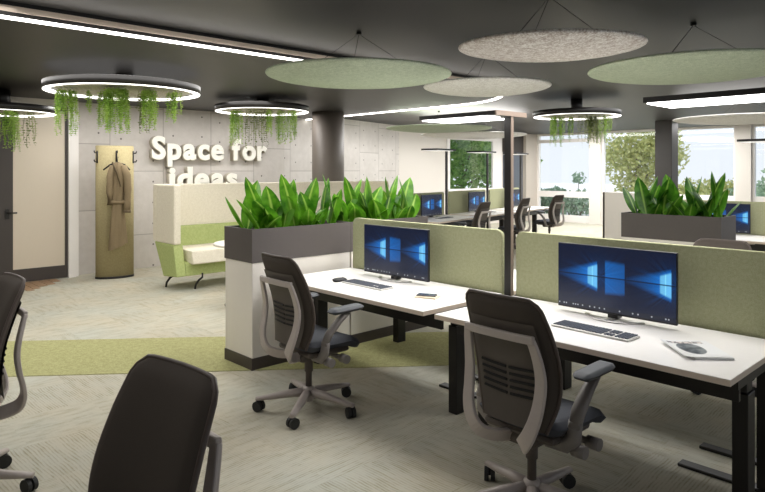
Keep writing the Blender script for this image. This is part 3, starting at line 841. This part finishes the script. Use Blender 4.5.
lb = MB(); prism(lb, [(.02, .80), (.34, .16), (.74, .19), (.70, .36), (.22, .42), (.14, .80)], .13, LN)
lb.build('green_body', M['sofa_green'], t, bevel=.012)
prism(lb, [(.06, .605), (.34, .16), (.74, .19), (.64, .605)], LN-.13, LN)
st = MB(); prism(st, [(.20, .44), (.20, .53), (.80, .52), (.845, .35), (.78, .34)], .18, LN-.15); st.build('seat_cushion', M['sofa_cream'], t, bevel=.015)
for x, y in ((.34, .14), (.74, .36), (.36, 3.7), (.72, 3.7)):
    MB().tube([(x, y, .21), (x, y, .15), (x-.02, y-.04, .12), (x-.04, y-.075, .06), (x-.04, y-.085, .0)], .014, 8).build('leg', M['black'], t)
t = thing('round_table', 'small white table between the booth sofa and the planter', 'table', (-6.46, 3.91, 0))
MB().lathe([(.0, .70), (.36, .70), (.37, .71), (.37, .725), (.36, .732), (0, .732)], 36).build('tabletop', M['white_lam'], t)
MB().lathe([(.03, .02), (.03, .70)], 16).build('pedestal', M['black'], t)
MB().lathe([(.24, 0), (.24, .012), (.05, .022)], 28).build('foot', M['black'], t)
# coat stand: tall rounded felt column with hooks
rx, ry = -9.42, 3.50
t = thing('coat_stand', 'tall olive rounded coat stand against the concrete wall', 'coat stand', (rx, ry, 0), DEG(-12))
MB().lathe([(1, .03), (1, 1.93)], 48, sx=.14, sy=.262).build('felt_body', M['rack'], t)
MB().lathe([(1, 0), (1, .03)], 48, sx=.146, sy=.268).build('base', M['black'], t)
MB().lathe([(1, 1.93), (.98, 1.936)], 48, sx=.137, sy=.259).build('top_cap', M['rack'], t)
for yy in (-.245, 0, .245):
    xx = .14*math.sqrt(max(0, 1-(yy/.262)**2)); o_ = Vector((.14*.6 if yy == 0 else .03, (0 if yy == 0 else .045*(1 if yy > 0 else -1)), 0))
    hk = MB()
    b0 = Vector((xx, yy, 0))
    hk.tube([b0+Vector((.004, 0, 1.68)), b0+Vector((.004, 0, 1.86))], (.012), 8)
    for za in (1.70, 1.83): hk.tube([b0+Vector((0, 0, za)), b0+o_*.8+Vector((0, 0, za)), b0+o_+Vector((0, 0, za+.03))], .009, 8)
    hk.build('hook', M['black'], t)
# hanger and coat
hz = 1.72
t2 = thing('coat_hanger', 'dark hanger on the middle hook of the coat stand, in the coat', 'hanger', (rx+.215, ry-.04, 0), DEG(-12))
MB().tube([(-.01, -.19, hz-.14), (-.01, -.10, hz-.065), (-.01, 0, hz-.03), (-.01, .10, hz-.065), (-.01, .17, hz-.14)], [.010, .012, .012, .012, .010], 8).build('shoulder_bar', M['black'], t2)
MB().tube([(-.01, 0, hz-.03), (-.01, 0, hz+.02), (-.02, .012, hz+.045), (-.035, 0, hz+.05)], .004, 6).build('hook', M['black'], t2)
t = thing('coat', 'long tan coat hanging on the coat stand', 'coat', (rx+.215, ry-.04, 0), DEG(-12))
def coat_ring(z, w, d, cy, ph, tilt=0):
    r = []
    for k in range(36):
        a = 2*PI*k/36; rr = 1+.10*math.sin(5*a+ph)+.06*math.sin(9*a-ph*2)
        r.append((d*rr*math.sin(a)+.01, cy+.74*w*rr*math.cos(a), z+tilt*math.cos(a)))
    return r
rings = [coat_ring(1.690, .035, .03, 0, 0), coat_ring(1.665, .085, .045, 0, .1), coat_ring(1.60, .135, .06, .0, .2), coat_ring(1.50, .15, .065, .01, .4), coat_ring(1.35, .135, .065, .01, .7), coat_ring(1.18, .115, .06, .005, 1.0),
         coat_ring(1.10, .105, .055, 0, 1.1), coat_ring(.95, .12, .065, 0, 1.4), coat_ring(.75, .14, .07, 0, 1.7), coat_ring(.55, .155, .075, .0, 2.0, .03), coat_ring(.47, .16, .078, .0, 2.1, .05)]
MB().quadmesh(rings, True, False).build('body', M['coat'], t)
MB().tube([(.03, .07, 1.64), (.06, .115, 1.50), (.065, .125, 1.30), (.07, .12, 1.10), (.07, .115, .98)], [.045, .058, .055, .05, .046], 12).build('sleeve', M['coat'], t)
MB().tube([(.02, -.07, 1.64), (.04, -.105, 1.48), (.04, -.11, 1.25), (.04, -.105, 1.08)], [.04, .05, .05, .044], 12).build('sleeve', M['coat'], t)
MB().tube([(.075, .117, 1.0), (.075, .115, .965)], .051, 12).build('cuff', M['coat_dark'], t)
MB().tube([(.072, -.1, 1.12), (.09, 0, 1.115), (.078, .1, 1.12)], [(.008, .022)]*3, 8, up=Vector((0, 0, 1))).build('belt', M['coat'], t)
col_ = MB(); col_.tube([(.045, -.075, 1.69), (.085, -.03, 1.55), (.09, .03, 1.34)], [(.012, .03), (.012, .036), (.006, .01)], 8, up=Vector((1, 0, 0))); col_.build('lapel', M['coat_dark'], t)

# ------------------------------------------------------------------ ceiling discs and ring lights
def disc(label, x, y, r, mat, z=2.36, tilt=(0, 0), anchor_dz=None):
    t = thing('ceiling_raft', label, 'acoustic raft', (x, y, z), 0, 'round felt ceiling rafts')
    prof = [(.001, -.055), (r*.35, -.052), (r*.62, -.042), (r*.82, -.024), (r*.95, -.006), (r*.992, .006), (r, .014), (r*.994, .022), (r*.95, .026), (.001, .028)]
    p = MB().lathe(prof, 72).build('felt_disc', mat, t); p.rotation_euler = (tilt[0], tilt[1], 0)
    zc = (ZL if (x < -4.75 and y < 7.5) else ZC)-z
    MB().lathe([(.022, zc-.02), (.022, zc)], 14).build('ceiling_cap', M['black'], t)
    for k in range(3):
        a = .5+2*PI*k/3
        MB().tube([(0, 0, zc-.015), (r*.62*math.cos(a), r*.62*math.sin(a), .026)], .002, 5).build('wire', M['black'], t)
    return t
disc('green round felt raft hanging over the desks, left of the speckled one', -3.83, 3.37, .75, M['green_disc'], 2.34)
disc('brown speckled round felt raft at the top centre, nearest the camera', -2.17, 3.53, .58, M['grey_disc'], 2.355, (.03, .03))
disc('green round felt raft at the right edge of the photo', -1.84, 5.02, .77, M['green_disc'], 2.34)
disc('smaller pale round felt raft between the two green ones', -3.65, 4.83, .60, M['white_disc'])
disc('pale round felt raft in front of the right far windows', -3.2, 10.7, .98, M['white_disc'])
disc('far green round felt raft above the left bench', -7.9, 8.97, 1.0, M['green_disc'])
disc('far pale round felt raft above the left bench by the wall window', -8.2, 10.4, 1.1, M['white_disc'], 2.30)

def vine_cluster(label, x, y, z, spread, n, lo, hi, seed, mat, kind=0, group='hanging plants'):
    spread *= .8; n = int(n*1.25); rnd = random.Random(seed); m = MB(); st = MB()
    for i in range(n):
        a = rnd.uniform(0, 2*PI); rr = spread*math.sqrt(rnd.random()); p = Vector((rr*math.cos(a), rr*math.sin(a), 0))
        out = Vector((math.cos(a), math.sin(a), 0)); L = rnd.uniform(lo, hi); k = 0; step = .020 if kind == 0 else .03
        N = int(L/step); pts = [p.copy()]
        for j in range(N):
            s = j/N; dirv = out*(.22*(1-s)**3)+Vector((.08*math.sin(j*.5+i), .08*math.cos(j*.43+i*2), -1)); dirv.normalize()
            q = p+dirv*step
            for e in range(3 if kind == 0 else 1):
                az = rnd.uniform(0, 2*PI); hd = Vector((math.cos(az), math.sin(az), -.35 if kind == 0 else -.2)).normalized()
                w = (.015, .040) if kind == 0 else (.032, .034)
                ln = w[1]*(1-.45*s)*rnd.uniform(.8, 1.2); wd = w[0]*rnd.uniform(.8, 1.2)
                sd = hd.cross(Vector((rnd.uniform(-1, 1), rnd.uniform(-1, 1), 1))).normalized(); b = len(m.v)
                m.v += [q, q+hd*ln*.5+sd*wd*.5, q+hd*ln, q+hd*ln*.5-sd*wd*.5]
                m.face((b, b+1, b+2, b+3), 0, [(.5, 0), (1, .5), (.5, 1), (0, .5)])
            p = q; pts.append(p.copy())
        st.tube(pts[::3] if len(pts) > 6 else pts, .0022, 4)
    t = thing('hanging_plant', label, 'plant', (x, y, z), 0, group)
    m.build('leaves', mat, t); st.build('stems', mat, t)
    return t
def ring(label, x, y, z, r, zc):
    t = thing('ring_light', label, 'light', (x, y, z), 0, 'round ceiling lights with plants')
    MB().quadmesh([[(q*math.cos(2*PI*k/72), q*math.sin(2*PI*k/72), zz) for k in range(72)] for q, zz in ((r*.97, .012), (r, .004), (r, .085), (r*.97, .09), (.001, .09))], True, False).build('housing', M['black'], t)
    w = .062*r/.79
    m = MB(); n = 72
    rings = [[(q*math.cos(2*PI*k/n), q*math.sin(2*PI*k/n), zz) for k in range(n)] for q, zz in ((r*.995, .010), (r*.99, .0), (r-w, .0), (r-w-.001, .026))]
    m.quadmesh(rings, True, False); m.build('diffuser', M['light_ring'], t)
    m = MB(); m.lathe([(r-w, .035), (r-w, .04)], 64); m.build('painted_shadow_gap', M['black'], t)  # black plate paints the recess shadow around the mesh panel
    MB().lathe([(.001, .026), (r-w-.05, .026), (r-w-.05, .034), (.001, .034)], 64).build('mesh_panel', M['grid'], t)
    MB().lathe([(.09, .09), (.09, zc-z)], 20).build('ceiling_mount', M['black'], t)
    return t
rng = Vector((.688, .725)); fw = Vector((-.725, .688))
def at_ring(x, y, dr, df): p = Vector((x, y))+rng*dr+fw*df; return p.x, p.y
RA = (-6.83, 2.64, 2.41, .79); RB = (-7.80, 5.0, 2.42, .67); RC = (-9.10, 1.98, 2.30, .62); RD = (-5.09, 9.07, 2.42, .67)
ring('large round light with hanging plants, front left below the strip light', *RA, ZL)
ring('round light with hanging plants in front of the lettering', *RB, ZL)
ring('round light with hanging plants cut by the left edge, before the door', *RC, ZL)
ring('round light with hanging plants near the far windows', *RD, ZC)
def hang(R, items, where):
    for i, (dr, df, sp, n, lo, hi, mat, kind, word) in enumerate(items):
        x, y = at_ring(R[0], R[1], dr, df)
        vine_cluster('%s on the %s' % (word, where), x, y, R[2]+.012, sp, n, lo, hi, R[0]*-10+i*7, M[mat], kind)
hang(RA, [(-.50, -.25, .11, 22, .22, .50, 'vine', 0, 'leftmost green trailing plant'), (-.30, -.20, .04, 4, .15, .36, 'vine', 0, 'thin trailing strand left of the middle'),
          (-.18, -.1, .06, 7, .18, .44, 'vine', 0, 'sparse trailing plant left of the thickest one'), (.04, -.35, .15, 34, .25, .48, 'vine', 0, 'thickest trailing plant at the middle'),
          (.24, -.05, .09, 12, .2, .50, 'vine_dark', 1, 'dark round leaved trailing plant'), (.35, -.25, .09, 16, .25, .46, 'vine', 0, 'trailing plant right of the dark one'), (.50, .0, .04, 5, .2, .38, 'vine', 0, 'slim trailing strand second from the right end'), (.60, -.1, .05, 7, .22, .40, 'vine', 0, 'rightmost trailing strand')], 'large front left round light')
hang(RB, [(-.32, -.2, .10, 18, .28, .52, 'vine', 0, 'leftmost green trailing plant'), (-.13, -.25, .06, 8, .3, .55, 'vine_dark', 1, 'dark beaded trailing plant left of the middle'),
          (.02, -.15, .12, 16, .25, .55, 'vine_dark', 1, 'broad dark trailing plant at the middle'), (.16, -.3, .06, 8, .2, .40, 'vine', 0, 'short green plant right of the middle'), (.30, -.2, .07, 12, .28, .50, 'vine', 0, 'green trailing plant second from the right'), (.46, -.2, .06, 10, .25, .48, 'vine', 0, 'rightmost green trailing plant')], 'round light before the lettering')
hang(RC, [(.05, -.3, .09, 16, .25, .45, 'vine', 0, 'full green trailing plant'), (.28, -.3, .10, 22, .28, .52, 'vine', 0, 'thick green trailing plant near the rim'), (.40, -.1, .06, 9, .3, .52, 'vine_dark', 1, 'dark leaved trailing plant at the right rim'), (-.15, -.3, .08, 10, .2, .4, 'vine', 0, 'edge cropped trailing plant')], 'left edge round light')
hang(RD, [(-.36, -.1, .08, 14, .3, .5, 'vine', 0, 'leftmost green trailing plant'), (-.22, 0, .03, 4, .2, .38, 'vine', 0, 'thin strand second from the left'), (-.11, -.05, .04, 6, .2, .42, 'vine', 0, 'thin strand third from the left'),
          (.04, -.2, .08, 8, .25, .55, 'vine_dark', 1, 'dark beaded trailing plant'), (.2, -.1, .12, 22, .25, .45, 'vine_dark', 0, 'fullest trailing plant'), (.33, -.2, .06, 9, .25, .45, 'vine', 0, 'green strand right of the fullest plant'), (.47, -.1, .04, 5, .15, .3, 'vine', 0, 'short rightmost strand')], 'far window round light')

# ------------------------------------------------------------------ outdoors
struct('ground_outside', B(-60, 30, 17.45, 70, -.3, -.06), M['paving'])
struct('ground_outside_left', B(-60, -11.7, -10, 17.4, -.3, -.06), M['paving'])
def tree(name, label, x, y, blobs, mat, n, size, seed, trunk=True):
    rnd = random.Random(seed); m = MB(); t = thing(name, label, 'tree' if trunk else 'shrub', (x, y, -.06))
    tot = sum(b[3]**2 for b in blobs)
    for bx, by, bz, br in blobs:
        for i in range(int(n*br*br/tot)):
            v = Vector((rnd.gauss(0, 1), rnd.gauss(0, 1), rnd.gauss(0, 1))).normalized()*br*(rnd.random()**.4)
            q = Vector((bx, by, bz))+v; a = Vector((rnd.gauss(0, 1), rnd.gauss(0, 1), rnd.gauss(0, 1))).normalized()
            c2 = a.cross(Vector((rnd.gauss(0, 1), rnd.gauss(0, 1), rnd.gauss(0, 1)))).normalized(); s = size*rnd.uniform(.6, 1.3); b = len(m.v)
            m.v += [q-a*s, q+c2*s*.5, q+a*s, q-c2*s*.5]
            m.face((b, b+1, b+2, b+3), 0, [(.5, 0), (1, .5), (.5, 1), (0, .5)])
    m.build('foliage', mat, t)
    k = MB()
    if trunk:
        top = max(blobs, key=lambda b: b[3])
        k.tube([(0, 0, 0), (top[0]*.3, top[1]*.3, top[2]*.5), (top[0], top[1], top[2]+top[3]*.5)], [.12, .09, .03], 8)
        for b_ in blobs: k.tube([(top[0]*.3, top[1]*.3, top[2]*.5), (b_[0], b_[1], b_[2])], [.05, .015], 6)
    else:
        for b_ in blobs: k.tube([(b_[0]*.5, b_[1]*.5, 0), b_[:3]], [.03, .01], 5)
    k.build('trunk', M['bark'], t)
tree('leafy_tree', 'dense green tree filling the small window of the left wall', -15.5, 19.0, [(0, 0, 2.0, 1.8), (-1.2, .8, 3.2, 1.6), (1.2, -.8, 3.0, 1.5), (-.3, -1.6, 1.6, 1.5), (.6, 1.8, 1.8, 1.5), (0, 2.6, 3.2, 1.6), (0, -2.4, 3.0, 1.4)], M['tree_a'], 9000, .13, 1)
tree('leafy_tree', 'yellowish tree outside, left of the square column', -10.2, 22.5, [(0, 0, 1.9, 1.15), (.5, .2, 3.0, .95), (-.6, 0, 2.3, .8), (.9, 0, 2.2, .9), (.1, 0, .9, .9)], M['tree_b'], 4200, .10, 2)
tree('leafy_tree', 'blue green tree outside at the right edge of the photo', -5.4, 21.0, [(.3, 0, 1.0, .9), (.5, 0, 2.1, .6), (1.3, 0, 1.8, 1.0), (1.0, 0, 2.9, .5)], M['tree_c'], 2600, .09, 3)
shr = [(-13.6, 21.9, 'pale low shrub outside the first far window, left part', 'tree_c'), (-12.7, 20.3, 'pale low shrub outside the first far window, middle part', 'tree_c'), (-11.5, 20.3, 'pale shrub outside the first far window, right part', 'tree_c'),
       (-8.2, 21.0, 'olive bush outside, right of the square column', 'tree_b'), (-7.4, 22.6, 'rounded bush outside, left of the beige window pier', 'tree_b'), (-6.2, 22.0, 'grey green bush outside beside the beige window pier', 'tree_c')]
for i, (x, y, lb_, mt) in enumerate(shr):
    hgt = .55 if i < 3 else .95
    tree('garden_shrub', lb_, x, y, [(0, 0, hgt*.7, .55), (.45, 0, hgt, .45), (-.4, .1, hgt*.9, .45)]+([(.2, 0, 1.35, .25)] if i == 2 else []), M[mt], 900, .09, 60+i, False)

# ------------------------------------------------------------------ light
W = bpy.data.worlds.new('sky'); SC.world = W; W.use_nodes = True
nt = W.node_tree; bg = nt.nodes['Background']
tc = nt.nodes.new('ShaderNodeTexCoord'); sp = nt.nodes.new('ShaderNodeSeparateXYZ'); nt.links.new(tc.outputs['Generated'], sp.inputs[0])
mr = nt.nodes.new('ShaderNodeMapRange'); mr.inputs[1].default_value = 0; mr.inputs[2].default_value = .5; nt.links.new(sp.outputs[2], mr.inputs[0])
mx = nt.nodes.new('ShaderNodeMix'); mx.data_type = 'RGBA'; mx.inputs[6].default_value = (.80, .84, .90, 1); mx.inputs[7].default_value = (.72, .80, .93, 1)
nt.links.new(mr.outputs[0], mx.inputs[0]); nt.links.new(mx.outputs[2], bg.inputs[0]); bg.inputs[1].default_value = 1.12
def area(name, loc, sx, sy, power, col=(1, .95, .88), rot=(0, 0, 0)):
    l = bpy.data.lights.new(name, 'AREA'); l.shape = 'RECTANGLE'; l.size = sx; l.size_y = sy; l.energy = power; l.color = col
    o = bpy.data.objects.new(name, l); COL.objects.link(o); o.location = loc; o.rotation_euler = rot
area('lobby_fill', (-6.5, 2.6, 2.56), 2.4, 4.2, 122, (1, .975, .94))  # unseen fill added for general brightness in the lobby
area('lobby_wall_fill', (-8.9, 4.6, 2.56), .3, 4.0, 50, (1, .975, .94))  # added fill that lifts the lettered wall, no fixture there
area('bench_fill', (-2.9, 3.75, 2.27), 3.0, 1.0, 84, (1, .985, .965))  # made-up fill floating below the rafts to brighten the desks
area('front_fill', (-3.2, .4, 2.66), 3.0, 1.4, 20, (1, .975, .94))  # added fill over the nearest chairs, no lamp of its own
area('far_bench_fill', (-8.2, 10.6, 2.66), 2.0, 5.0, 380, (1, .99, .975))  # extra unseen fill to whiten the bent wall and far left bench
area('far_right_fill', (-2.5, 9.5, 2.66), 4.0, 4.0, 150, (1, .99, .975))  # added fill for the far right desks, without a fixture
area('far_window_fill', (-7.5, 15.6, 2.66), 5.0, 1.5, 200, (1, .99, .975))  # unseen fill added to brighten the window piers
sl = bpy.data.lights.new('tree_fill_sun', 'SUN'); sl.energy = 2.2; sl.angle = .05; sl.color = (1, .96, .9)  # added sun, aimed to brighten the trees outside
so = bpy.data.objects.new('tree_fill_sun', sl); COL.objects.link(so); so.rotation_euler = Vector((-.42, -.52, .75)).to_track_quat('Z', 'Y').to_euler(); so.location = (-20, 5, 20)

# ------------------------------------------------------------------ camera
cam = bpy.data.cameras.new('camera'); co = bpy.data.objects.new('camera', cam); COL.objects.link(co)
co.location = (0, 0, 1.58); co.rotation_euler = (PI/2, 0, DEG(46.5))
cam.sensor_width = 36; cam.lens = 36*627/765; cam.shift_y = -(246-170)/765; cam.clip_end = 200
SC.camera = co
SC.view_settings.view_transform = 'Standard'; SC.view_settings.look = 'None'; SC.view_settings.exposure = 0.12; SC.view_settings.gamma = 1
SC.view_settings.use_curve_mapping = False
